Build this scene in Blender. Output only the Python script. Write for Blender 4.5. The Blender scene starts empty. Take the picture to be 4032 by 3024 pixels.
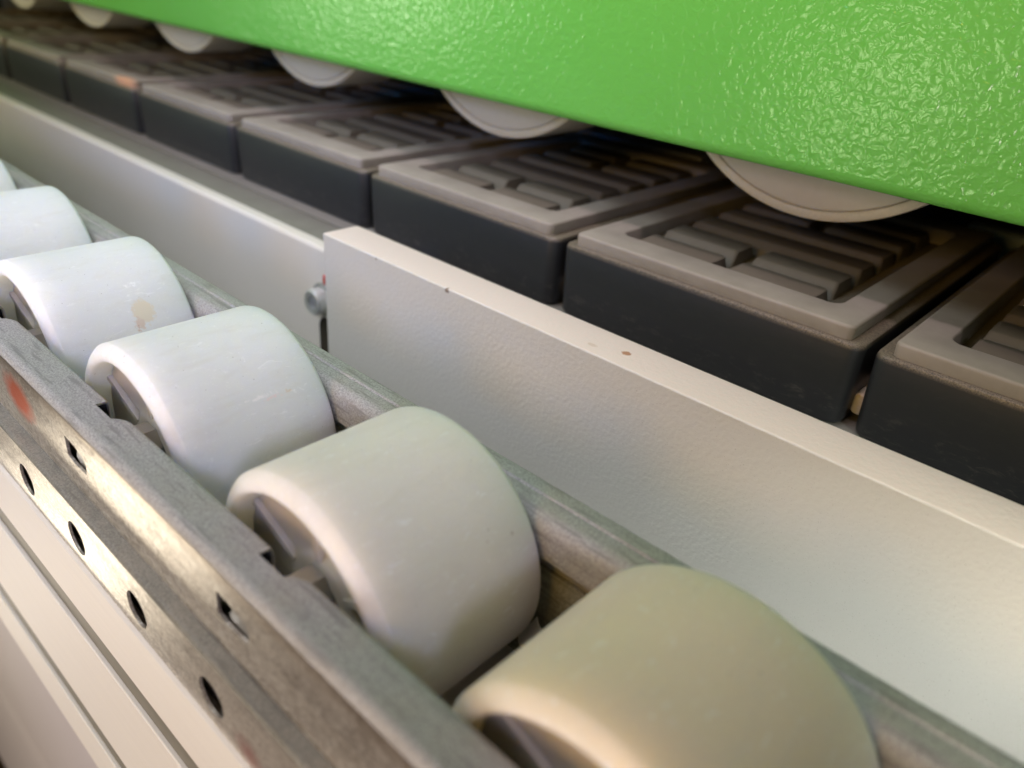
import bpy, bmesh, math, random
from mathutils import Matrix, Vector
from mathutils.geometry import delaunay_2d_cdt
random.seed(7)
S = 0.001            # all lengths below are written in millimetres
PI = math.pi
scene = bpy.context.scene
C = scene.collection

# ------------------------------------------------------------------ camera
CAM = Vector((0.0, 0.0, 62.26))
XR = Vector((0.729123, 0.680608, 0.071782))      # camera right
YD = Vector((0.374808, -0.309350, -0.873969))    # camera down
ZF = Vector((-0.572624, 0.664135, -0.480651))    # camera forward
cd = bpy.data.cameras.new('camera')
cam = bpy.data.objects.new('camera', cd); C.objects.link(cam)
m = Matrix.Identity(4)
for i in range(3):
    m[i][0] = XR[i]; m[i][1] = -YD[i]; m[i][2] = -ZF[i]; m[i][3] = CAM[i] * S
cam.matrix_world = m
cd.sensor_width = 36.0
cd.lens = 785.0 / 1024.0 * 36.0
cd.clip_start = 0.005; cd.clip_end = 20.0
cd.dof.use_dof = True
cd.dof.focus_distance = 0.150
cd.dof.aperture_fstop = 14.5
scene.camera = cam

# ------------------------------------------------------------------ world, lamps
w = bpy.data.worlds.new("World"); scene.world = w; w.use_nodes = True
bg = w.node_tree.nodes['Background']
bg.inputs['Color'].default_value = (0.90, 0.86, 0.80, 1)
bg.inputs['Strength'].default_value = 0.025

def area(name, loc, target, size, power, color, sizey=None):
    l = bpy.data.lights.new(name, 'AREA'); o = bpy.data.objects.new(name, l); C.objects.link(o)
    l.energy = power; l.color = color; l.size = size * S
    if sizey: l.shape = 'RECTANGLE'; l.size_y = sizey * S
    o.location = Vector(loc) * S
    d = (Vector(target) - Vector(loc)).normalized()
    o.rotation_euler = d.to_track_quat('-Z', 'Y').to_euler()
    return o
T0 = (-120, 100, 0)
def rgbarea(name, loc, target, size, rgb, spread=None):
    p = max(rgb); l = area(name, loc, target, size, p, tuple(c / p for c in rgb))
    if spread: l.data.spread = math.radians(spread)
    return l
rgbarea('window_light', (-921, -400, -30), T0, 90, (0.42, 0.46, 0.34))
rgbarea('hall_light_low', (100, -600, -200), T0, 250, (3.45, 2.85, 2.75))
rgbarea('hall_light_centre', (-330, -620, -110), T0, 90, (0.36, 0.42, 0.24))
rgbarea('hall_light_high', (-100, -620, 300), T0, 250, (1.90, 1.10, 0.25))
rgbarea('hall_light_left', (-350, -620, 300), (-270, 100, 0), 200, (0.0, 0.03, 0.10), 35)
rgbarea('roller_fill_above', (-260, -40, 330), (-190, 80, 0), 210, (0.168, 0.171, 0.180), 60)  # added fill to brighten the far rollers, no known lamp
rgbarea('ledge_fill', (-760, -120, 170), (-520, 131, -40), 110, (0.13, 0.137, 0.095), 80)  # added fill to lift the dark left end of the ledge
rgbarea('roller_fill_right', (420, -260, 300), (-190, 80, 0), 100, (0.025, 0.024, 0.034), 22)  # narrow fill added to light the rollers from the right
l = rgbarea('guard_top_fill', (-230, 148, 330), (-230, 148, 0), 440, (0.066, 0.052, 0.056), 36); l.data.shape = 'RECTANGLE'; l.data.size_y = 20 * S  # invented strip, added to brighten guard top and pad fronts
rgbarea('rail_sheen_fill', (-640, -150, -430), (-90, 34, -17), 150, (0.036, 0.032, 0.026), 50)  # added source, placed to mirror in the rail's side wall
rgbarea('guard_end_fill', (160, 10, 80), (0, 119, -35), 30, (0.0175, 0.0178, 0.0165), 26)  # narrow fill added to brighten the guard bar's right end

scene.view_settings.view_transform = 'Standard'
scene.view_settings.look = 'None'
scene.view_settings.exposure = 0.0
scene.view_settings.gamma = 1.0

# ------------------------------------------------------------------ materials
def newmat(name):
    mt = bpy.data.materials.new(name); mt.use_nodes = True
    nt = mt.node_tree
    return mt, nt, nt.nodes['Principled BSDF']
def N(nt, t, **kw):
    n = nt.nodes.new(t)
    for k, v in kw.items(): setattr(n, k, v)
    return n
def coords(nt, scale=(1, 1, 1), kind='Object', loc=(0, 0, 0)):
    """object coordinates in millimetres times scale"""
    tc = N(nt, 'ShaderNodeTexCoord'); mp = N(nt, 'ShaderNodeMapping')
    mp.inputs['Scale'].default_value = tuple(1000.0 * s for s in scale)
    mp.inputs['Location'].default_value = loc
    nt.links.new(tc.outputs[kind], mp.inputs[0]); return mp.outputs[0]
def noise(nt, vec, scale, detail=4, rough=0.6, dist=0.0):
    n = N(nt, 'ShaderNodeTexNoise'); n.inputs['Scale'].default_value = scale
    n.inputs['Detail'].default_value = detail; n.inputs['Roughness'].default_value = rough
    n.inputs['Distortion'].default_value = dist
    nt.links.new(vec, n.inputs['Vector']); return n.outputs['Fac']
def ramp(nt, fac, stops):
    r = N(nt, 'ShaderNodeValToRGB'); e = r.color_ramp.elements
    while len(e) < len(stops): e.new(0.5)
    for k, (p, c) in enumerate(stops):
        e[k].position = p
        e[k].color = (c, c, c, 1) if isinstance(c, (int, float)) else (*c, 1)
    nt.links.new(fac, r.inputs[0]); return r.outputs[0]
def mixc(nt, fac, a, b, mode='MIX'):
    n = N(nt, 'ShaderNodeMix', data_type='RGBA', blend_type=mode)
    if isinstance(fac, (int, float)): n.inputs[0].default_value = fac
    else: nt.links.new(fac, n.inputs[0])
    for s, v in ((6, a), (7, b)):
        if isinstance(v, tuple): n.inputs[s].default_value = (*v, 1)
        else: nt.links.new(v, n.inputs[s])
    return n.outputs[2]
def bump(nt, bsdf, h, strength, dist, normal=None):
    b = N(nt, 'ShaderNodeBump'); b.inputs['Strength'].default_value = strength
    b.inputs['Distance'].default_value = dist * S
    nt.links.new(h, b.inputs['Height'])
    if normal is not None: nt.links.new(normal, b.inputs['Normal'])
    nt.links.new(b.outputs[0], bsdf.inputs['Normal']); return b.outputs[0]
def spot(nt, vec, centre, radius, stretch=(1, 1, 1), soft=0.4, edge=1.2, nscale=0.6):
    """mask of one ragged blot: 1 inside"""
    sub = N(nt, 'ShaderNodeVectorMath', operation='SUBTRACT'); nt.links.new(vec, sub.inputs[0])
    sub.inputs[1].default_value = centre
    mul = N(nt, 'ShaderNodeVectorMath', operation='MULTIPLY'); nt.links.new(sub.outputs[0], mul.inputs[0])
    mul.inputs[1].default_value = stretch
    ln = N(nt, 'ShaderNodeVectorMath', operation='LENGTH'); nt.links.new(mul.outputs[0], ln.inputs[0])
    nz = noise(nt, vec, nscale, 4)
    ad = N(nt, 'ShaderNodeMath', operation='MULTIPLY_ADD'); nt.links.new(nz, ad.inputs[0])
    ad.inputs[1].default_value = edge; nt.links.new(ln.outputs['Value'], ad.inputs[2])
    mr = N(nt, 'ShaderNodeMapRange'); nt.links.new(ad.outputs[0], mr.inputs[0])
    mr.inputs[1].default_value = radius + edge * 0.5; mr.inputs[2].default_value = radius + edge * 0.5 - soft
    return mr.outputs[0]

def mat_green():
    mt, nt, b = newmat('green_orange_peel_paint'); v = coords(nt)
    n1 = noise(nt, v, 0.62, 1.2, 0.5, 0.5); n2 = noise(nt, v, 1.9, 2, 0.5)
    big = noise(nt, v, 0.02, 2)
    b.inputs['Roughness'].default_value = 0.19
    b.inputs['Specular IOR Level'].default_value = 0.5
    col = mixc(nt, big, (0.145, 0.52, 0.085), (0.165, 0.56, 0.095)); nt.links.new(col, b.inputs['Base Color'])
    bm1 = N(nt, 'ShaderNodeBump'); bm1.inputs['Strength'].default_value = 0.9; bm1.inputs['Distance'].default_value = 0.23 * S
    nt.links.new(n1, bm1.inputs['Height'])
    bump(nt, b, n2, 0.3, 0.03, bm1.outputs[0]); return mt
def mat_white(name, base, spots=(), dust=None):
    mt, nt, b = newmat(name); v = coords(nt)
    n = noise(nt, v, 1.05, 3, 0.5); n2 = noise(nt, v, 0.05, 4)
    fine = noise(nt, v, 4.0, 3)
    dirt = ramp(nt, fine, [(0.31, 1), (0.335, 0)])
    c = mixc(nt, n2, tuple(x * 0.94 for x in base), base)
    dm = N(nt, 'ShaderNodeMath', operation='MULTIPLY'); nt.links.new(dirt, dm.inputs[0]); dm.inputs[1].default_value = 0.6
    c = mixc(nt, dm.outputs[0], c, (0.30, 0.27, 0.22))
    if dust:      # fine wood dust lying on the upward faces
        ge = N(nt, 'ShaderNodeNewGeometry'); sp = N(nt, 'ShaderNodeSeparateXYZ'); nt.links.new(ge.outputs['True Normal'], sp.inputs[0])
        mr = N(nt, 'ShaderNodeMapRange'); nt.links.new(sp.outputs['Z'], mr.inputs[0]); mr.inputs[1].default_value = 0.8; mr.inputs[2].default_value = 0.98
        ml = N(nt, 'ShaderNodeMath', operation='MULTIPLY'); nt.links.new(mr.outputs[0], ml.inputs[0])
        nt.links.new(ramp(nt, noise(nt, v, 0.9, 6, 0.8), [(0.3, 0.45), (0.7, 1.0)]), ml.inputs[1])
        c = mixc(nt, ml.outputs[0], c, dust)
    for cen, rad, st, colr in spots:
        c = mixc(nt, spot(nt, v, cen, rad, st, 0.25, 0.9, 1.4), c, colr)
    nt.links.new(c, b.inputs['Base Color'])
    b.inputs['Roughness'].default_value = 0.36
    bump(nt, b, n, 0.65, 0.20); return mt
def mat_galv(name, base=(0.37, 0.37, 0.365), metallic=0.22, warm=0.0, spots=(), soft=1.2):
    mt, nt, b = newmat(name); v = coords(nt)
    vs = coords(nt, (0.10, 1.0, 1.0))
    grain = noise(nt, v, 3.2, 6, 0.8); streak = noise(nt, vs, 0.9, 4, 0.6); big = noise(nt, v, 0.12, 3)
    c = mixc(nt, ramp(nt, grain, [(0.40, 0), (0.60, 1)]), tuple(x * 0.60 for x in base), tuple(min(1, x * 1.35) for x in base))
    c = mixc(nt, ramp(nt, streak, [(0.36, 0.8), (0.46, 0)]), c, tuple(x * 0.60 for x in base))
    c = mixc(nt, ramp(nt, big, [(0.45, 0), (0.75, 0.25)]), c, (0.38, 0.33, 0.26))
    if warm:
        vw = coords(nt, (0.35, 1, 1)); pz = noise(nt, vw, 0.075, 3, 0.55, 0.6); sw = noise(nt, coords(nt, (0.6, 1, 1)), 0.8, 8, 0.75, 1.8)
        c = mixc(nt, ramp(nt, pz, [(0.40, 0), (0.60, warm)]), c, (0.92, 0.86, 0.76))  # cream patches paint bright reflections into the zinc colour
        c = mixc(nt, ramp(nt, sw, [(0.40, 0.85 * warm), (0.50, 0)]), c, (0.27, 0.22, 0.17))
        c = mixc(nt, ramp(nt, sw, [(0.53, 0), (0.60, 0.9 * warm)]), c, (1.0, 0.97, 0.90))
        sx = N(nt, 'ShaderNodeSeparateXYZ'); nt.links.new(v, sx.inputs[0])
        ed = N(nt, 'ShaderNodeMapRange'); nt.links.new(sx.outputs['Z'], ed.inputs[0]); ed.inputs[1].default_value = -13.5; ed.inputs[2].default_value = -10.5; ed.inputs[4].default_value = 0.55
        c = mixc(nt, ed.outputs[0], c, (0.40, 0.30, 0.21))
    for cen, rad, st, colr in spots:
        c = mixc(nt, spot(nt, v, cen, rad, st, 3.0, 2.6, 0.9), c, colr)
    nt.links.new(c, b.inputs['Base Color'])
    b.inputs['Metallic'].default_value = metallic
    r = ramp(nt, grain, [(0.2, 0.26), (0.8, 0.42)] if warm else [(0.2, 0.44), (0.8, 0.62)]); nt.links.new(r, b.inputs['Roughness'])
    if warm:
        bw = N(nt, 'ShaderNodeBump'); bw.inputs['Strength'].default_value = 0.5; bw.inputs['Distance'].default_value = 0.25 * S
        nt.links.new(noise(nt, coords(nt, (0.3, 1, 1)), 0.35, 4, 0.6, 0.5), bw.inputs['Height'])
        bump(nt, b, grain, 0.4, 0.08, bw.outputs[0]); return mt
    bump(nt, b, grain, 0.6, 0.12); return mt
def mat_roller(name, seed, spots=(), shade_tint=0.0):
    mt, nt, b = newmat(name)
    v = coords(nt, loc=(seed * 13.1, seed * 7.7, seed * 3.3)); v0 = coords(nt)
    vs = coords(nt, (1, 0.35, 1), loc=(seed * 9.1, 0, 0))
    sp = noise(nt, v, 1.6, 5, 0.7); scr = noise(nt, vs, 0.8, 6, 0.7, 1.2); big = noise(nt, v, 0.06, 3)
    dots = noise(nt, v, 2.1, 1)
    c = mixc(nt, big, (0.79, 0.79, 0.78), (0.84, 0.85, 0.86))
    c = mixc(nt, shade_tint, c, (0.80, 0.66, 0.50))  # warm tint that paints shade into the plastic
    c = mixc(nt, ramp(nt, scr, [(0.60, 0), (0.68, 0.75)]), c, (0.95, 0.95, 0.95))
    c = mixc(nt, ramp(nt, noise(nt, v, 3.4, 3, 0.7), [(0.62, 0), (0.68, 0.6)]), c, (0.97, 0.97, 0.96))
    c = mixc(nt, ramp(nt, noise(nt, vs, 0.25, 6, 0.7, 0.5), [(0.5, 0), (0.75, 0.35)]), c, (0.66, 0.62, 0.55))
    c = mixc(nt, ramp(nt, dots, [(0.205, 0.8), (0.215, 0)]), c, (0.22, 0.19, 0.16))
    for cen, rad, st, colr in spots:
        c = mixc(nt, spot(nt, v0, cen, rad, st, 0.5, 2.6, 1.3), c, colr)
    nt.links.new(c, b.inputs['Base Color'])
    b.inputs['Roughness'].default_value = 0.42
    b.inputs['Subsurface Weight'].default_value = 1.0
    b.inputs['Subsurface Radius'].default_value = (0.0075, 0.0068, 0.0052)
    b.inputs['Subsurface Scale'].default_value = 1.0
    bump(nt, b, sp, 0.22, 0.05); return mt
def mat_rubber(spots=()):
    mt, nt, b = newmat('dusty_grey_rubber'); v = coords(nt)
    f = noise(nt, v, 2.5, 4, 0.7); big = noise(nt, v, 0.07, 4)
    c = mixc(nt, ramp(nt, big, [(0.35, 0), (0.65, 1)]), (0.27, 0.247, 0.212), (0.34, 0.31, 0.27))
    c = mixc(nt, ramp(nt, f, [(0.62, 0), (0.72, 0.25)]), c, (0.40, 0.37, 0.31))
    for cen, rad, st, colr in spots:
        c = mixc(nt, spot(nt, v, cen, rad, st, 5.0, 2.0, 0.5), c, colr)
    nt.links.new(c, b.inputs['Base Color']); b.inputs['Roughness'].default_value = 0.55
    bump(nt, b, f, 0.2, 0.05); return mt
def mat_black():
    mt, nt, b = newmat('black_moulded_plastic'); v = coords(nt)
    vs = coords(nt, (0.5, 1, 1.4))
    oi = N(nt, 'ShaderNodeObjectInfo'); off = N(nt, 'ShaderNodeVectorMath', operation='SCALE'); off.inputs[0].default_value = (310, 170, 90)
    nt.links.new(oi.outputs['Random'], off.inputs['Scale']); ad = N(nt, 'ShaderNodeVectorMath', operation='ADD')
    nt.links.new(vs, ad.inputs[0]); nt.links.new(off.outputs[0], ad.inputs[1])
    f = noise(nt, v, 3.0, 4, 0.7); g = noise(nt, ad.outputs[0], 0.45, 7, 0.75, 0.6)
    # dust caught along the top lip and grime along the lower edge
    sx = N(nt, 'ShaderNodeSeparateXYZ'); nt.links.new(v, sx.inputs[0])
    lip = N(nt, 'ShaderNodeMapRange'); nt.links.new(sx.outputs['Z'], lip.inputs[0])
    lip.inputs[1].default_value = -4.6; lip.inputs[2].default_value = -3.4
    low = N(nt, 'ShaderNodeMapRange'); nt.links.new(sx.outputs['Z'], low.inputs[0])
    low.inputs[1].default_value = -14.0; low.inputs[2].default_value = -17.0
    gm = ramp(nt, g, [(0.54, 0), (0.66, 1)])
    l2 = N(nt, 'ShaderNodeMath', operation='MULTIPLY'); nt.links.new(low.outputs[0], l2.inputs[0]); nt.links.new(gm, l2.inputs[1])
    l3 = N(nt, 'ShaderNodeMath', operation='MULTIPLY'); nt.links.new(l2.outputs[0], l3.inputs[0]); l3.inputs[1].default_value = 0.22
    u = N(nt, 'ShaderNodeMath', operation='MULTIPLY'); nt.links.new(lip.outputs[0], u.inputs[0])
    nt.links.new(ramp(nt, f, [(0.35, 0.15), (0.6, 0.85)]), u.inputs[1])
    c = mixc(nt, ramp(nt, g, [(0.5, 0), (0.8, 0.4)]), (0.018, 0.021, 0.024), (0.038, 0.040, 0.040))
    c = mixc(nt, l3.outputs[0], c, (0.20, 0.19, 0.16))
    c = mixc(nt, u.outputs[0], c, (0.26, 0.22, 0.16))
    nt.links.new(c, b.inputs['Base Color']); b.inputs['Roughness'].default_value = 0.42
    bump(nt, b, g, 0.25, 0.15); return mt
def plain(name, col, rough=0.5, metallic=0.0, var=0.12, scale=0.4):
    mt, nt, b = newmat(name); v = coords(nt)
    n = noise(nt, v, scale, 4)
    c = mixc(nt, n, tuple(x * (1 - var) for x in col), tuple(min(1, x * (1 + var)) for x in col))
    nt.links.new(c, b.inputs['Base Color'])
    b.inputs['Roughness'].default_value = rough; b.inputs['Metallic'].default_value = metallic
    bump(nt, b, n, 0.08, 0.1); return mt
def mat_alu():
    mt, nt, b = newmat('anodised_aluminium'); v = coords(nt); vs = coords(nt, (0.04, 1, 1))
    st = noise(nt, vs, 1.2, 4); f = noise(nt, v, 2.2, 3)
    c = mixc(nt, st, (0.63, 0.605, 0.55), (0.69, 0.66, 0.60))
    nt.links.new(c, b.inputs['Base Color']); b.inputs['Metallic'].default_value = 0.2
    b.inputs['Roughness'].default_value = 0.60; bump(nt, b, f, 0.06, 0.03); return mt

M = dict(
    green=mat_green(),
    guard=mat_white('white_powder_coat', (0.72, 0.705, 0.66), [
        ((-77.5, 125.0, -8.0), 1.1, (1, 1.1, 0.6), (0.45, 0.24, 0.15)),
        ((-84.5, 122.5, -8.0), 0.8, (0.6, 1, 0.6), (0.66, 0.55, 0.48)),
        ((-125.5, 119.6, -8.6), 0.75, (0.8, 1, 1), (0.26, 0.20, 0.15)),
        ((-152.0, 119.4, -8.6), 0.4, (0.8, 1, 1), (0.30, 0.25, 0.18))], dust=(0.80, 0.67, 0.62)),
    ledge=mat_white('grey_white_bed_paint', (0.66, 0.64, 0.58)),
    galv=mat_galv('galvanised_steel'),
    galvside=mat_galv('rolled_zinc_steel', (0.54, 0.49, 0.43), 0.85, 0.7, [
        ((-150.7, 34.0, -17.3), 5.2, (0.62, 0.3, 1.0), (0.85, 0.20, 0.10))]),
    galvlow=mat_galv('rolled_zinc_steel_lower', (0.54, 0.50, 0.44), 0.8, 0.6, [
        ((-69.0, 31.0, -36.5), 3.6, (0.8, 0.3, 1.0), (0.52, 0.30, 0.26))]),
    cut=plain('bright_cut_steel', (0.75, 0.76, 0.78), 0.25, 1.0),
    void=plain('hollow_shade_black', (0.008, 0.009, 0.011), 0.9),  # black that paints the shade inside the rail fold
    blockrub=plain('shaded_grey_rubber', (0.150, 0.133, 0.102), 0.6, 0, 0.1, 0.5),  # darker than the cover: tray shade put into the colour
    dark=plain('dark_cavity_steel', (0.04, 0.043, 0.045), 0.6, 0.2),
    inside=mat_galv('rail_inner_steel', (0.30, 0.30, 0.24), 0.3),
    galvshade=mat_galv('shaded_zinc_steel', (0.20, 0.195, 0.17), 0.35),  # step ledge zinc, darkened to paint the shade on it
    alu=mat_alu(),
    slot=plain('grey_slot_strip', (0.155, 0.145, 0.115), 0.55),
    rubber=mat_rubber(), black=mat_black(),
    wheel=plain('grey_wheel_plastic', (0.56, 0.53, 0.49), 0.45, 0, 0.06, 0.5),
    tyre=plain('beige_wheel_tyre', (0.62, 0.58, 0.50), 0.5, 0, 0.15, 1.2),
    axle=plain('zinc_axle', (0.45, 0.44, 0.42), 0.35, 0.9),
    bed=plain('beige_bed_paint', (0.47, 0.44, 0.46), 0.6, 0, 0.03, 0.02),
    backwall=plain('dark_machine_inside', (0.035, 0.037, 0.038), 0.6),
    blue=plain('blue_plastic', (0.08, 0.32, 0.75), 0.4),
    palegrey=plain('pale_blue_paint', (0.60, 0.78, 0.90), 0.5),
    plate=plain('blue_grey_steel', (0.40, 0.43, 0.50), 0.5, 0.2),
    bolt=plain('bolt_steel', (0.50, 0.53, 0.52), 0.35, 0.5),
    slide=plain('worn_grey_slide_steel', (0.21, 0.205, 0.18), 0.5, 0.2, 0.2, 0.1),
    washer=plain('grey_washer', (0.30, 0.31, 0.29), 0.4, 0.4),
    hub=None,
    red=plain('red_mark_paint', (0.55, 0.06, 0.05), 0.5),
    brown=plain('hole_shade_brown', (0.05, 0.040, 0.028), 0.8),
    paper=plain('white_paper', (0.78, 0.76, 0.72), 0.7),
    floor=plain('brown_floor', (0.10, 0.055, 0.022), 0.6),
)

def mat_hub():
    mt, nt, b = newmat('cream_hub_plastic'); v = coords(nt); n = noise(nt, v, 0.5, 4)
    nt.links.new(mixc(nt, n, (0.74, 0.69, 0.54), (0.80, 0.75, 0.62)), b.inputs['Base Color'])
    b.inputs['Roughness'].default_value = 0.4; b.inputs['Subsurface Weight'].default_value = 0.6
    b.inputs['Subsurface Radius'].default_value = (0.005, 0.0045, 0.003); b.inputs['Subsurface Scale'].default_value = 1.0
    bump(nt, b, noise(nt, v, 2.0, 3), 0.2, 0.05); return mt
M['hub'] = mat_hub()

# ------------------------------------------------------------------ mesh helpers
def link(name, bm, mat, parent=None, smooth=35):
    bmesh.ops.recalc_face_normals(bm, faces=bm.faces[:])
    for v in bm.verts: v.co *= S
    me = bpy.data.meshes.new(name); bm.to_mesh(me); bm.free()
    me.materials.append(M[mat] if isinstance(mat, str) else mat)
    if smooth:
        for p in me.polygons: p.use_smooth = True
        me.set_sharp_from_angle(angle=math.radians(smooth))
    o = bpy.data.objects.new(name, me); C.objects.link(o)
    if parent is not None: o.parent = parent
    return o
def tag(o, label, cat, group=None, kind=None):
    if label: o['label'] = label
    if cat: o['category'] = cat
    if group: o['group'] = group
    if kind: o['kind'] = kind
    return o
def empty(name, loc):
    o = bpy.data.objects.new(name, None); C.objects.link(o)
    o.empty_display_size = 0.01; o.location = Vector(loc) * S; return o
def copy_tree(o, parent=None):
    c = o.copy(); C.objects.link(c)
    if parent is not None: c.parent = parent
    for ch in list(o.children): copy_tree(ch, c)
    return c
def loft(bm, rings, cap0=True, cap1=True):
    vs = [[bm.verts.new(p) for p in r] for r in rings]
    n = len(vs[0])
    for a, b in zip(vs, vs[1:]):
        for i in range(n):
            j = (i + 1) % n
            bm.faces.new((a[i], a[j], b[j], b[i]))
    if cap0: bm.faces.new(vs[0])
    if cap1: bm.faces.new(vs[-1])
    return vs
def rrect(x0, x1, y0, y1, r, z, n=5):
    pts = []
    for cx, cy, a0 in ((x1 - r, y1 - r, 0), (x0 + r, y1 - r, 90), (x0 + r, y0 + r, 180), (x1 - r, y0 + r, 270)):
        for k in range(n + 1):
            a = math.radians(a0 + 90 * k / n)
            pts.append((cx + r * math.cos(a), cy + r * math.sin(a), z))
    return pts
def sweep_x(bm, prof, x0, x1, closed=True, cuts=1):
    """profile of (y, z) points swept along x"""
    rings = [[(x0 + (x1 - x0) * k / cuts, y, z) for y, z in prof] for k in range(cuts + 1)]
    if closed: loft(bm, rings)
    else:
        vs = [[bm.verts.new(p) for p in r] for r in rings]
        for a, b in zip(vs, vs[1:]):
            for i in range(len(prof) - 1): bm.faces.new((a[i], a[i + 1], b[i + 1], b[i]))
def boxm(bm, x0, x1, y0, y1, z0, z1, bev=0.0):
    r = bmesh.ops.create_cube(bm, size=1.0)
    vs = r['verts']
    for v in vs:
        v.co = Vector(((x0 + x1) / 2 + v.co.x * (x1 - x0), (y0 + y1) / 2 + v.co.y * (y1 - y0), (z0 + z1) / 2 + v.co.z * (z1 - z0)))
    if bev:
        es = list({e for v in vs for e in v.link_edges})
        bmesh.ops.bevel(bm, geom=es, offset=bev, segments=3, profile=0.5, affect='EDGES')
def lathe_y(bm, prof, cx=0, cz=0, n=96, closed=False):
    """profile of (radius, y) revolved about an axis parallel to y"""
    rings = []
    for r, y in prof:
        rings.append([bm.verts.new((cx + r * math.cos(2 * PI * k / n), y, cz + r * math.sin(2 * PI * k / n))) for k in range(n)] if r > 1e-6
                     else [bm.verts.new((cx, y, cz))])
    pr = list(zip(rings, rings[1:]))
    if closed: pr.append((rings[-1], rings[0]))
    for a, b in pr:
        for i in range(n):
            j = (i + 1) % n
            if len(a) == 1: bm.faces.new((a[0], b[j], b[i]))
            elif len(b) == 1: bm.faces.new((a[i], a[j], b[0]))
            else: bm.faces.new((a[i], a[j], b[j], b[i]))
def arc(cx, cy, r, a0, a1, n=5):
    return [(cx + r * math.cos(math.radians(a0 + (a1 - a0) * k / n)), cy + r * math.sin(math.radians(a0 + (a1 - a0) * k / n))) for k in range(n + 1)]
def plate_xz(bm, outline, holes, y, t):
    """plate in an x-z plane with holes, its front at y and its back at y + t"""
    vs = []; es = []; loops = []
    for lp in [outline] + holes:
        s = len(vs); vs += [Vector(p) for p in lp]; n = len(lp)
        es += [(s + i, s + (i + 1) % n) for i in range(n)]; loops.append((s, n))
    ov, oe, of, _, _, _ = delaunay_2d_cdt(vs, es, [], 1, 1e-5)
    def inside(p, lp):
        c = False; n = len(lp)
        for i in range(n):
            a, b = lp[i], lp[(i + 1) % n]
            if (a[1] > p[1]) != (b[1] > p[1]) and p[0] < (b[0] - a[0]) * (p[1] - a[1]) / (b[1] - a[1]) + a[0]: c = not c
        return c
    F = [bm.verts.new((p.x, y, p.y)) for p in ov]; B = [bm.verts.new((p.x, y + t, p.y)) for p in ov]
    for f in of:
        cen = sum((ov[i] for i in f), Vector((0, 0))) / len(f)
        if any(inside(cen, h) for h in holes) or not inside(cen, outline): continue
        bm.faces.new([F[i] for i in f]); bm.faces.new([B[i] for i in reversed(f)])
    bm.verts.ensure_lookup_table()
    key = {(round(p.x, 3), round(p.y, 3)): i for i, p in enumerate(ov)}
    for lp in [outline] + holes:
        n = len(lp)
        for i in range(n):
            a = key.get((round(lp[i][0], 3), round(lp[i][1], 3))); b_ = key.get((round(lp[(i + 1) % n][0], 3), round(lp[(i + 1) % n][1], 3)))
            if a is None or b_ is None: continue
            try: bm.faces.new((F[a], F[b_], B[b_], B[a]))
            except ValueError: pass
def circle(cx, cz, r, n=28): return [(cx + r * math.cos(2 * PI * k / n), cz + r * math.sin(2 * PI * k / n)) for k in range(n)]

XL, XRR = -900.0, 160.0     # how far the long pieces run

# ------------------------------------------------------------------ floor
bm = bmesh.new(); v = [bm.verts.new(p) for p in ((-6000, -6000, -900), (6000, -6000, -900), (6000, 6000, -900), (-6000, 6000, -900))]; bm.faces.new(v)
tag(link('floor', bm, 'floor', smooth=0), None, None, kind='structure')

# ------------------------------------------------------------------ machine bed front (far below, left corner)
bm = bmesh.new()
sweep_x(bm, [(60, -128), (45, -128)] + [(45, -318)] + arc(38.0, -330, 14, 60, 20, 5)[::-1][:0] + [(44.4, -321), (43.6, -324), (42.6, -330), (38.5, -432), (60, -432)], XL, XRR)
tag(link('machine_bed_skirt', bm, 'bed'), 'beige grey sheet metal skirt below the slotted aluminium profile at the bottom left', 'machine cover')

# ------------------------------------------------------------------ aluminium slot profile
prof_root = empty('aluminium_profile', (0, 0, 0))
tag(prof_root, 'pale anodised aluminium profile with two long dark slots, under the steel roller rail', 'aluminium profile')
yf, yb = 30.5, 78.0
zt, e, f_, g, h, zb = -39.6, -56.3, -64.8, -98.9, -108.2, -125.4
dp = 2.2
bm = bmesh.new()
pr = [(yb, zt), (yf + 0.5, zt), (yf + 0.12, zt - 0.15), (yf, zt - 0.55), (yf, e + 0.2), (yf + 0.2, e), (yf + dp, e), (yf + dp, f_), (yf + 0.25, f_), (yf, f_ - 0.25),
      (yf, g + 0.2), (yf + 0.2, g), (yf + dp, g), (yf + dp, h), (yf + 0.25, h), (yf, h - 0.25), (yf, zb + 0.5), (yf + 0.5, zb), (yb, zb)]
sweep_x(bm, pr, XL, XRR); link('extrusion', bm, 'alu', prof_root)
for a, b_ in ((e, f_), (g, h)):
    bm = bmesh.new(); boxm(bm, XL, XRR, yf + 0.9, yf + dp - 0.02, b_ + 0.05, a - 0.05); link('slot_strip', bm, 'slot', prof_root)

# ------------------------------------------------------------------ roller rail
PITCH = 50.1; X2 = -123.3; AX = -21.0
RX = {k: X2 + (k - 2) * PITCH for k in range(-3, 7)}
rail = empty('roller_rail', (0, 0, -40))
tag(rail, 'galvanised steel channel rail with punched holes that carries the row of white rollers', 'roller rail')
def rl(name, bm, mat, **k):
    o = link(name, bm, mat, rail, **k); o.location = (0, 0, 40 * S); return o
YO, YI, ZT = 34.0, 41.0, -9.0
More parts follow.
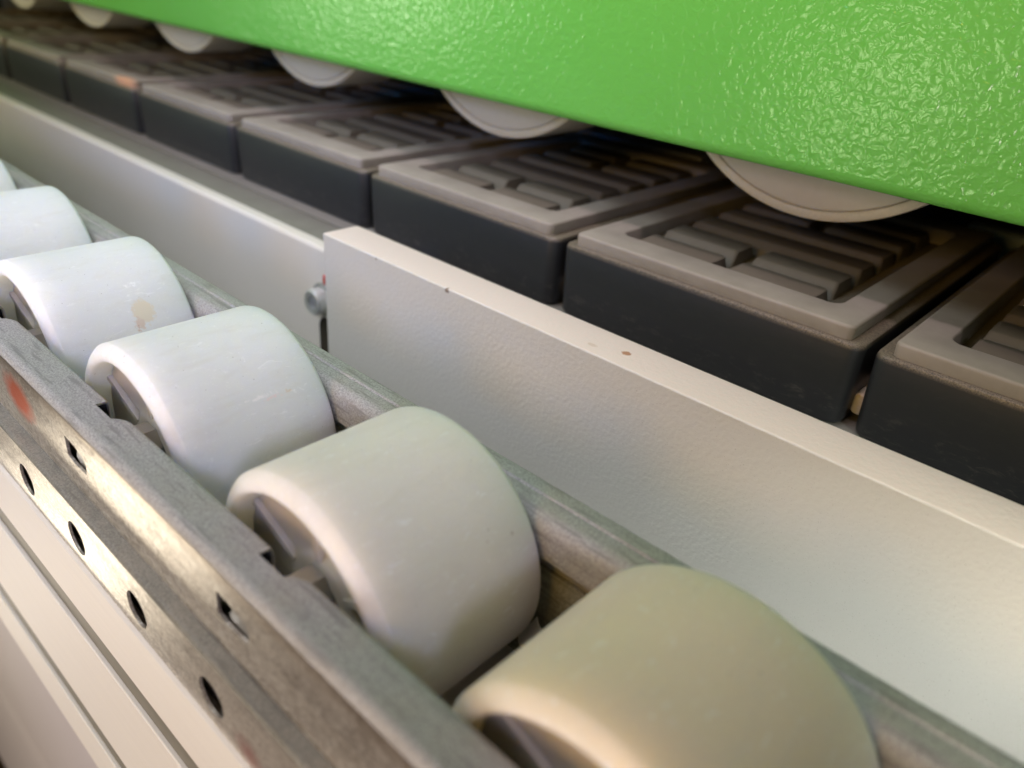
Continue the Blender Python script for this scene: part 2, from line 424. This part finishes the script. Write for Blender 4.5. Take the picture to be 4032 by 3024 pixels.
# upper side wall with the hexagonal axle slots
holes = []
for k, x in RX.items():
    holes.append([(x - 4.9, -14.7), (x - 1.2, -14.9), (x + 2.2, -15.7), (x + 3.0, -16.9), (x + 2.2, -19.2), (x - 2.4, -19.4), (x - 5.4, -18.9)])
bm = bmesh.new(); plate_xz(bm, [(-330, -25.4), (XRR, -25.4), (XRR, ZT - 1.4), (-330, ZT - 1.4)], holes, YO, 0.5)
rl('upper_side_wall', bm, 'galvside', smooth=0)
bm = bmesh.new(); boxm(bm, XL, -330, YO, YO + 0.9, -25.4, ZT - 1.4); rl('upper_side_wall', bm, 'galvside', smooth=0)
# top flange, outer bend radius, continuous part
t = 0.9
bm = bmesh.new()
pr = [(38.8, ZT), (YO + 1.6, ZT)] + [(YO + 1.5 + 1.5 * math.cos(math.radians(a)), ZT - 1.5 + 1.5 * math.sin(math.radians(a))) for a in (90, 110, 130, 150, 170, 180)] + [(YO, ZT - 1.7), (YO + t, ZT - 1.7), (YO + t, ZT - 1.6), (YO + 1.6, ZT - 0.3), (38.8, ZT - 0.3)]
sweep_x(bm, pr, XL, XRR); rl('top_flange', bm, 'galv')
# inner folded lip, one piece between two axle notches
def lip(x0, x1, mirror=False):
    bm = bmesh.new()
    outp = [(38.78, ZT - 0.01)] + arc(YI - 0.8, ZT - 0.8, 0.8, 90, 0, 4) + [(YI, -17.5), (YI - 0.28, -17.5)] + arc(YI - 0.8, ZT - 0.8, 0.5, 0, 90, 2) + [(38.78, ZT - 0.28)]
    def Y(y, xo):  # plan corner rounding at the start of the piece
        return y
    xs = [x0, x0 + 0.5, x0 + 1.1, x0 + 2.0, x0 + 3.0, x1]
    fr = [0.0, 0.42, 0.68, 0.90, 1.0, 1.0]
    rings = []
    for x, q in zip(xs, fr):
        rings.append([(x, 38.78 + (y - 38.78) * (0.12 + 0.88 * q), z) for y, z in outp])
    loft(bm, rings)
    return bm
for k in range(-2, 7):
    xa = RX[k - 1] + 4.4; xb = RX[k] - 1.7
    bm = lip(xa, xb); rl('folded_lip', bm, 'galv')
    bm = bmesh.new()       # bright sheared edge of the fold
    o2 = [(38.8, ZT + 0.01)] + arc(YI - 0.8, ZT - 0.8, 0.81, 90, 0, 4) + [(YI + .01, -17.5), (YI - 0.29, -17.5)] + arc(YI - 0.8, ZT - 0.8, 0.48, 0, 90, 2) + [(38.8, ZT - 0.30)]
    sweep_x(bm, o2, xb, xb + 0.15); rl('sheared_edge', bm, 'cut')
    bm = bmesh.new(); boxm(bm, xa + 6, xb - 0.5, 38.9, YI - 0.35, -17.3, ZT - 0.45); rl('fold_shade_block', bm, 'void', smooth=0)  # black block added to paint the hollow's shade
bm = lip(XL, RX[-3] - 1.7); rl('folded_lip', bm, 'galv')
# black block added inside the fold, standing in for its shade
bm = bmesh.new(); boxm(bm, -330, XRR, YO + 2.2, 38.7, -13.4, ZT - 0.4); rl('fold_shade_block', bm, 'void', smooth=0)
# step ledge and lower side wall with the round holes
bm = bmesh.new()
YS = 31.3; ZS = -25.2
sweep_x(bm, [(YO + 0.9, ZS), (YS + 0.8, ZS)] + [(YS + 0.8 + 0.8 * math.cos(math.radians(a)), ZS - 0.8 + 0.8 * math.sin(math.radians(a))) for a in (90, 115, 140, 165, 180)] + [(YS + .9, ZS - .9), (YO + 0.9, ZS - 0.9)], XL, XRR)
rl('step_ledge', bm, 'galvshade')
hs = [circle(-148.5 + 23.3 * k, -33.7, 3.35) for k in range(-8, 13)]
bm = bmesh.new(); plate_xz(bm, [(-350, -48), (XRR, -48), (XRR, ZS - 0.8), (-350, ZS - 0.8)], hs, YS, 0.5)
rl('lower_side_wall', bm, 'galvlow', smooth=0)
bm = bmesh.new(); boxm(bm, XL, -350, YS, YS + 0.9, -48, ZS - 0.8); rl('lower_side_wall', bm, 'galvlow', smooth=0)
bm = bmesh.new(); boxm(bm, XL, XRR, YS + 2.2, YS + 3, -39.5, -26.3); rl('inner_wall', bm, 'slot', smooth=0)
# far side of the channel
bm = bmesh.new()
FO = 80.0
pr = [(FO, -52), (FO, ZT - 0.5), (FO - .15, ZT - .15), (FO - 0.5, ZT), (77.2, ZT), (76.9, ZT - 0.28), (76.5, ZT - 0.28), (76.2, ZT), (73.6, ZT)] + \
     [(73.6 + 2.6 * math.cos(math.radians(a)), ZT - 2.6 + 2.6 * math.sin(math.radians(a))) for a in (105, 120, 135, 150, 165, 180)] + \
     [(71.0, -15.5), (72.4, -15.5), (72.6, -17.0), (73.4, -17.0), (73.4, -50), (74, -52)]
pr = [(y + 1.0 if y < 76 else y, z) for y, z in pr]
sweep_x(bm, pr, XL, XRR); rl('far_flange', bm, 'galv')
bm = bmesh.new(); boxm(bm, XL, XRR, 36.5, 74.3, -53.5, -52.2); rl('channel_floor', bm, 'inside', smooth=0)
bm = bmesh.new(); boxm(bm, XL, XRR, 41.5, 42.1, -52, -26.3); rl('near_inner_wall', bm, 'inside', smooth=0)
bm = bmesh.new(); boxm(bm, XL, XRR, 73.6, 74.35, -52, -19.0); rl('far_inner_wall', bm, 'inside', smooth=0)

# ------------------------------------------------------------------ rollers
W0, W1 = 42.6, 71.4
def make_roller(x, mat):
    root = empty('conveyor_roller', (x, 0, AX))
    R = 21.0; Wd = W1 - W0
    bm = bmesh.new()
    ri = 17.9
    pr = [(ri, W0 + 1.0), (ri + 0.12, W0 + 0.4), (ri + 0.45, W0 + 0.08), (ri + 0.9, W0), (ri + 1.6, W0 + 0.25), (ri + 2.3, W0 + 0.75), (ri + 2.85, W0 + 1.35), (R - 0.06, W0 + 1.6), (R, W0 + 1.8)]
    pr += [(R, W0 + 9), (R, W1 - 9)] + [(R - 0.9 + 0.9 * math.cos(math.radians(a)), W1 - 0.9 + 0.9 * math.sin(math.radians(a))) for a in (0, 30, 60, 90)]
    pr += [(ri, W1), (ri - 0.5, W1 - 12), (ri - 0.5, W0 + 12)]
    lathe_y(bm, pr, closed=True, n=128); link('sleeve', bm, mat, root, 40)
    bm = bmesh.new()
    lathe_y(bm, [(4.2, W0 + 4.4), (4.6, W0 + 4.0), (6.8, W0 + 4.0), (7.3, W0 + 4.3), (8.6, W0 + 5.0), (17.95, W0 + 4.2), (17.9, W0 + 7), (7.8, W0 + 7), (7.4, W1 - 1.2), (5.2, W1 - 1.2)], closed=True, n=64)
    link('hub', bm, 'hub', root, 40)
    for q in range(6):
        a = PI / 6 + q * PI / 3
        bm = bmesh.new(); ux, uz = math.cos(a), math.sin(a); nx, nz = -uz * 0.6, ux * 0.6
        r0, r1 = 7.6, 17.95
        rings = []
        for y, rr in ((W0 + 3.9, 7.0), (W0 + 5.2, 7.0)):
            top = 17.9
            rings.append([(ux * rr + nx, y, uz * rr + nz), (ux * top + nx, y + (-0.5 if y < W0 + 4 else 0), uz * top + nz),
                          (ux * top - nx, y + (-0.5 if y < W0 + 4 else 0), uz * top - nz), (ux * rr - nx, y, uz * rr - nz)])
        loft(bm, rings); link('rib', bm, 'hub', root, 0)
    bm = bmesh.new()
    n6 = [[(3.4 * math.cos(PI / 3 * k), y, 3.4 * math.sin(PI / 3 * k) + 2.6) for k in range(6)] for y in (YO + 0.75, W1 + 1.5)]
    loft(bm, n6); link('axle', bm, 'axle', root, 0)
    return root
labels = {
    -1: 'farthest white conveyor roller, a sliver cut off by the left edge of the photo',
    0: 'white conveyor roller, second farthest, blurred and cut by the left edge of the photo',
    1: 'white conveyor roller with a flaky beige and red residue patch on its tread',
    2: 'sharply focused white conveyor roller with faint scratches, third from the camera',
    3: 'white conveyor roller tinted cream as shade, second from the camera, beside the white paper tab',
    4: 'nearest and most blurred roller, tinted beige as shade, at the bottom of the photo',
    5: 'white conveyor roller just beyond the bottom edge, past the nearest blurred roller',
}
spots_by = {1: [((17.2, 61.4, 12.0), 2.0, (0.9, 0.8, 0.55), (0.80, 0.72, 0.60)), ((18.4, 59.9, 10.0), 1.1, (0.9, 0.9, 0.6), (0.74, 0.62, 0.54)), ((18.7, 59.7, 9.5), 0.35, (0.9, 0.9, 0.6), (0.45, 0.25, 0.20)),
                ((12.8, 61.7, 16.6), 0.5, (1.0, 0.35, 1.0), (1.0, 1.0, 1.0))],
            2: [((16.2, 64.5, 13.3), 0.45, (1, 0.5, 1), (0.72, 0.58, 0.45)), ((16.0, 60.0, 13.7), 0.35, (1, 0.09, 1), (0.97, 0.94, 0.94)), ((16.35, 61.5, 13.1), 0.4, (1, 0.25, 1), (0.88, 0.76, 0.74)),
                ((16.4, 66.0, 13.0), 0.3, (1.2, 0.2, 0.8), (1.0, 1.0, 1.0)), ((9.7, 60.0, 18.6), 0.3, (0.4, 1, 0.5), (1.0, 1.0, 1.0))],
            3: [((17.7, 67.0, 11.3), 0.42, (1, 1, 1), (0.50, 0.40, 0.34)), ((17.2, 62.4, 12.0), 0.38, (1, 1, 1), (0.6, 0.50, 0.42))]}
for k in range(-1, 5):
    r = make_roller(RX[k], mat_roller('roller_plastic_%d' % (k + 1), k + 2, spots_by.get(k, ()), {3: 0.35, 4: 0.85}.get(k, 0.0)))  # two nearest rollers get shade mixed into their colour
    tag(r, labels[k], 'roller', 'white rollers along the steel rail')

# small paper tab and the underside seen between two rollers
bm = bmesh.new()
P0, P1, P2, P3 = Vector((-53.4, 72.3, -27.6)), Vector((-51.0, 72.3, -29.2)), Vector((-54.4, 72.3, -35.4)), Vector((-56.6, 72.3, -34.0))
rings = []
for q in range(7):
    f = q / 6; bow = -0.9 * math.sin(PI * f)
    a_ = P0.lerp(P1, f) + Vector((0.25, 0, 0.25)) * math.sin(PI * f); b_ = P3.lerp(P2, f)
    rings.append([(a_.x, a_.y + bow, a_.z), (b_.x, b_.y + bow, b_.z), (b_.x, b_.y + bow + 0.2, b_.z), (a_.x, a_.y + bow + 0.2, a_.z)])
loft(bm, rings)
tag(link('paper_tab', bm, 'paper'), 'small curled white paper tab deep in the rail between the two nearest rollers', 'paper scrap')

# ------------------------------------------------------------------ machine bed ledge (behind the guard bar)
bed = empty('bed_ledge', (0, 131, -20)); tag(bed, 'painted grey white ledge with rounded edge, running left below the black conveyor pads', 'machine bed')
bm = bmesh.new()
pr = [(300, -24.5), (135.4, -24.5), (135.2, -20.0), (132.6, -20.0)] + \
     [(131 + 1.5 + 1.5 * math.cos(math.radians(a)), -21.5 + 1.5 * math.sin(math.radians(a))) for a in (95, 115, 135, 155, 180)] + \
     [(131, -56), (130.0, -60), (126.5, -66), (124, -100), (300, -100)]
sweep_x(bm, pr, XL, XRR); o = link('bed_body', bm, 'ledge', bed); o.location = (0, -131 * S, 20 * S)
for ya, yb_ in ((135.5, 149.4), (152.4, 300)):
    bm = bmesh.new(); boxm(bm, XL, XRR, ya, yb_, -24.4, -21.6 if ya < 140 else -22.8, 0.15)
    o = link('slide_strip', bm, 'slide', bed); o.location = (0, -131 * S, 20 * S)
# dark plug painting the oblong hole's shade, and bolt, mostly hidden behind the bar end
bm = bmesh.new(); rings = []
for y, q in ((130.4, 1.0), (130.4, 0.82), (130.95, 0.82)):
    ring = []
    for k in range(24):
        a = 2 * PI * k / 24
        ring.append((-190.8 + 4.6 * q * math.cos(a), y, -51.0 + (4.5 if math.sin(a) > 0 else -4.5) + 4.4 * q * math.sin(a)))
    rings.append(ring)
loft(bm, rings); o = link('oblong_hole_shade_plug', bm, 'brown', bed); o.location = (0, -131 * S, 20 * S)

bolt = empty('mounting_bolt', (-192.6, 131, -36.4)); tag(bolt, 'dark bolt marked with red paint, half hidden behind the white bar end', 'bolt')
bm = bmesh.new(); lathe_y(bm, [(0, -1.2), (5.0, -1.2), (5.4, -0.8), (5.4, -0.02), (0, -0.02)], n=40); link('washer', bm, 'washer', bolt)
bm = bmesh.new(); lathe_y(bm, [(2.0, -3.0), (2.0, -4.8), (3.6, -5.0), (4.2, -4.4), (4.2, -1.2), (0, -1.2)] , n=40); lathe_y(bm, [(0, -3.0), (2.0, -3.0)], n=40); link('bolt_head', bm, 'bolt', bolt)
bm = bmesh.new(); boxm(bm, 0.6, 3.8, -1.0, -0.02, 5.3, 8.4, 0.4); link('paint_mark', bm, 'red', bolt)

# ------------------------------------------------------------------ white guard bar
guard = empty('guard_bar', (-172, 119.4, -8))
tag(guard, 'white painted flat steel bar standing on edge between white rollers and black pads', 'guard bar')
bm = bmesh.new()
gx, gy0, gy1, gz = -175.0, 119.3, 131.0, -8.0
b = 0.45
def gprof(ins): return [(gy0 + ins, -75), (gy0 + ins, gz - b - ins)] + [(gy0 + b + ins + b * math.cos(math.radians(a)), gz - b - ins + b * math.sin(math.radians(a))) for a in (165, 135, 110, 90)] + \
    [(gy1 - b - ins + b * math.cos(math.radians(a)), gz - b - ins + b * math.sin(math.radians(a))) for a in (90, 60, 30, 0)] + [(gy1 - ins, -75)]
rings = []
for x, ins in ((gx, 0.35), (gx + 0.12, 0.1), (gx + 0.4, 0.0), (XRR, 0.0)):
    rings.append([(x, y, z) for y, z in gprof(ins)])
loft(bm, rings); o = link('bar', bm, 'guard', guard); o.location = (172 * S, -119.4 * S, 8 * S)

# ------------------------------------------------------------------ conveyor pads
PP = 82.0; PX0, PX1 = -122.0, -42.2          # pad whose corner is in focus
CXP = (PX0 + PX1) / 2; PY0, PY1 = 157.0, 268.0
def make_pad(detail=True):
    root = empty('conveyor_pad', (CXP, 157, -20))
    def pl(name, bm, mat, sm=40):
        o = link(name, bm, mat, root, sm); o.location = (0, -157 * S, 20 * S); return o
    hx = (PX1 - PX0) / 2
    bm = bmesh.new()
    R0 = 3.2
    loft(bm, [rrect(-hx + .9, hx - .9, PY0 + .9, PY1 - .9, R0, -22.5), rrect(-hx + .4, hx - .4, PY0 + .4, PY1 - .4, R0, -21.5), rrect(-hx + .15, hx - .15, PY0 + 0.15, PY1 - 0.15, R0, -12), rrect(-hx, hx, PY0, PY1, R0, -4.2),
              rrect(-hx + .25, hx - .25, PY0 + .25, PY1 - .25, R0, -3.5), rrect(-hx + .8, hx - .8, PY0 + .8, PY1 - .8, R0 - .3, -3.2), rrect(-hx + 4, hx - 4, PY0 + 4, PY1 - 4, 1, -3.2), rrect(-hx + 4.2, hx - 4.2, PY0 + 4.2, PY1 - 4.2, 1, -8)])
    pl('pad_body', bm, 'black')
    rx = 36.9; ry0, ry1 = PY0 + 1.3, PY1 - 3.5
    bm = bmesh.new()
    loft(bm, [rrect(-rx + .1, rx - .1, ry0 + .1, ry1 - .1, 1.7, -3.15), rrect(-rx, rx, ry0, ry1, 1.8, -0.7), rrect(-rx + .12, rx - .12, ry0 + .12, ry1 - .12, 1.8, -0.32), rrect(-rx + .38, rx - .38, ry0 + .38, ry1 - .38, 1.7, -.08), rrect(-rx + .75, rx - .75, ry0 + .75, ry1 - .75, 1.6, 0),
              rrect(-rx + 7, rx - 7, ry0 + 9.6, ry1 - 10.6, 3.0, 0), rrect(-rx + 7.25, rx - 7.25, ry0 + 9.85, ry1 - 10.85, 3, -0.1), rrect(-rx + 7.5, rx - 7.5, ry0 + 10.1, ry1 - 11.1, 3, -0.5), rrect(-rx + 8.0, rx - 8.0, ry0 + 10.6, ry1 - 11.6, 2.6, -5.0)], cap0=False)
    pl('rubber_cover', bm, 'rubber')
    bm = bmesh.new(); loft(bm, [rrect(-rx + 7.75, rx - 7.75, ry0 + 10.35, ry1 - 11.35, 2.6, -4.95), rrect(-rx + 7.7, rx - 7.7, ry0 + 10.3, ry1 - 11.3, 2.6, -4.3), rrect(-rx + 9.2, rx - 9.2, ry0 + 11.8, ry1 - 12.8, 2.0, -4.75)])
    pl('tread_shade_sheet', bm, 'blockrub')  # dark sheet over the cover's floor, painting the tray's shade
    for r in range(6):
        y0 = 170.4 + r * 14.55
        xs = [(-26.0, 22.6)] if r in (2, 3) else [(-26.0, -4.4), (0.6, 22.6)]
        for a, b_ in xs:
            bm = bmesh.new()
            loft(bm, [rrect(a - 0.7, b_ + 0.7, y0 - 3.3, y0 + 9.9, 0.9, -5.02), rrect(a, b_, y0, y0 + 9.0, 0.9, -1.5), rrect(a + .5, b_ - .5, y0 + .5, y0 + 8.5, 0.8, -1.2)])
            pl('grip_block', bm, 'blockrub')
    return root
pad0 = make_pad()
# moulded lettering on the channel between the long blocks (too blurred to read with certainty)
fc = bpy.data.curves.new('lettering', 'FONT'); fc.body = 'REMEREIC'; fc.size = 4.4 * S; fc.extrude = 1.7 * S; fc.align_x = 'CENTER'; fc.space_character = 1.25
fo = bpy.data.objects.new('lettering_curve', fc); C.objects.link(fo)
dg = bpy.context.evaluated_depsgraph_get()
me = bpy.data.meshes.new_from_object(fo.evaluated_get(dg)); bpy.data.objects.remove(fo)
me.materials.clear(); me.materials.append(M['blockrub'])
lo = bpy.data.objects.new('lettering', me); C.objects.link(lo); lo.parent = pad0
lo.location = (0, (209.6 - 157) * S, (-4.4 + 20) * S)
pads = {}
for n in range(-10, 2):
    if n == 0: pads[n] = pad0
for n in range(-7, 2):
    if n == 0: continue
    c = copy_tree(pad0); c.location.x = (CXP + n * PP) * S; pads[n] = c
pl_ = {1: 'black conveyor pad cut off by the right edge of the photo',
       0: 'black conveyor pad in sharp focus with dusty top lip, beneath the largest pressure wheel',
       -1: 'black conveyor pad right behind the left end of the white guard bar',
       -2: 'black conveyor pad whose right corner stands just left of the guard bar end',
       -3: 'black conveyor pad third left of the sharply focused one, above the painted bed ledge',
       -4: 'black conveyor pad with the orange tinted right end of its rubber edge',
       -5: 'black conveyor pad beside the pad with the orange tinted edge, on its left side',
       -7: 'farthest black conveyor pad, only its right end inside the left edge of the photo',
       -6: 'black conveyor pad cut by the left edge of the photo, far and blurred'}
for n, o in pads.items():
    tag(o, pl_.get(n), 'conveyor pad', 'black conveyor pads with grey rubber grip tops')

# one pad of the far row has an orange stain at the right end of its rubber edge
for ch in pads[-4].children:
    if ch.name.startswith('rubber_cover'):
        ch.data = ch.data.copy(); ch.data.materials[0] = mat_rubber([((29.0, 158.3, -1.2), 9.0, (0.75, 2.0, 1.2), (0.72, 0.40, 0.24))])

# chain links seen in the slot between two pads
for n in range(0, 2):
    bm = bmesh.new()
    x = PX0 + n * PP - 1.1
    lathe_y(bm, [(0, 158.6), (2.2, 158.6), (2.5, 158.9), (2.5, 163.4), (2.3, 163.7), (2.5, 164.0), (2.5, 169.0), (0, 169.2)], cx=0, cz=0, n=32)
    o = link('chain_pin', bm, 'tyre'); o.location = (x * S, 5 * S, -18.5 * S)
    tag(o, {0: 'pale chain pin in the gap left of the sharply focused black pad', 1: 'pale rounded chain pin in the gap right of the sharply focused black pad'}.get(n, 'pale chain pin hidden low in a narrow gap of the far pad row'), 'chain pin', 'chain pins between the pads')

# ------------------------------------------------------------------ pressure wheels behind the green cover
def make_wheel():
    root = empty('pressure_wheel', (0, 190, 54.5))
    bm = bmesh.new()
    Y0 = 190.0; R = 45.0
    pr = [(0, Y0 + 0.35), (38, Y0 + 0.35), (42.1, Y0 + 0.3), (42.33, Y0 + 0.5), (42.3, Y0 + 25)]
    lathe_y(bm, pr + [(0, Y0 + 25)], n=128); o = link('wheel_disc', bm, 'wheel', root); o.location = (0, -190 * S, 0)
    bm = bmesh.new()
    lathe_y(bm, [(42.35, Y0 + 0.9), (42.7, Y0 + 0.2), (43.3, Y0), (44.2, Y0), (44.8, Y0 + 0.25), (45, Y0 + 0.8), (45, Y0 + 24.2), (44.2, Y0 + 25), (42.35, Y0 + 25)], closed=True, n=128)
    o = link('tyre', bm, 'tyre', root); o.location = (0, -190 * S, 0)
    bm = bmesh.new(); lathe_y(bm, [(0, Y0 - 3), (8, Y0 - 3), (8.5, Y0 - 2.5), (8.5, Y0 + 0.3), (0, Y0 + 0.3)], n=40); o = link('hub_cap', bm, 'axle', root); o.location = (0, -190 * S, 0)
    return root
w0 = make_wheel()
wl = {0: 'largest grey pressure wheel, under the right half of the green cover', 1: 'grey pressure wheel below the middle of the green cover edge, second largest',
      2: 'grey pressure wheel third from the right under the green cover', 3: 'grey pressure wheel fourth from the right, with dark blue beside it',
      4: 'small grey pressure wheel near the upper left end of the green cover', 5: 'smallest and farthest grey pressure wheel at the top left corner'}
for k in range(6):
    o = w0 if k == 0 else copy_tree(w0)
    o.location = ((-75.5 - 103.0 * k) * S, 190 * S, 55.0 * S)
    tag(o, wl[k], 'wheel', 'grey pressure wheels behind the green cover')

# ------------------------------------------------------------------ green cover
bm = bmesh.new()
GY = 175.0; GZ = 23.0; r = 3.0
pr = [(GY, 190), (GY, GZ + r)] + [(GY + r + r * math.cos(math.radians(a)), GZ + r + r * math.sin(math.radians(a))) for a in (190, 203, 216, 229, 242, 256, 270)] + \
     [(GY + 9, GZ), (GY + 9, GZ + 1.5), (GY + r, GZ + 1.5)] + [(GY + r + 1.5 * math.cos(math.radians(a)), GZ + r + 1.5 * math.sin(math.radians(a))) for a in (256, 230, 205, 190)] + [(GY + 1.5, GZ + r), (GY + 1.5, 190)]
sweep_x(bm, pr, -1500, 400, cuts=4)
tag(link('green_cover', bm, 'green'), 'bright green orange peel painted sheet cover with rounded lower edge across the top right', 'machine cover')

# ------------------------------------------------------------------ inside of the machine behind the pads
bm = bmesh.new(); boxm(bm, -1500, 400, 330, 340, -100, 240); boxm(bm, -1500, 400, 178, 330, 165, 170)
tag(link('inner_housing', bm, 'backwall', smooth=0), 'dark housing wall in the shade behind the wheels and pads', 'machine housing')
bm = bmesh.new(); boxm(bm, XL, -150, 272.5, 300, -20, -0.5, 0.8)
tag(link('guide_plate', bm, 'plate'), 'flat blue grey steel strip behind the row of pads, left of the largest wheel', 'guide plate')
bm = bmesh.new(); boxm(bm, -1100, -330, 318, 326, 8, 26, 2.0)
tag(link('blue_cable_duct', bm, 'blue'), 'dark blue duct glimpsed between the far pressure wheels at the upper left', 'cable duct')
bm = bmesh.new(); boxm(bm, -60, -20, 296, 304, -26, -6.5, 1.5)
tag(link('pale_bracket', bm, 'palegrey'), 'small pale blue bracket glimpsed behind the gap at the upper right', 'bracket')
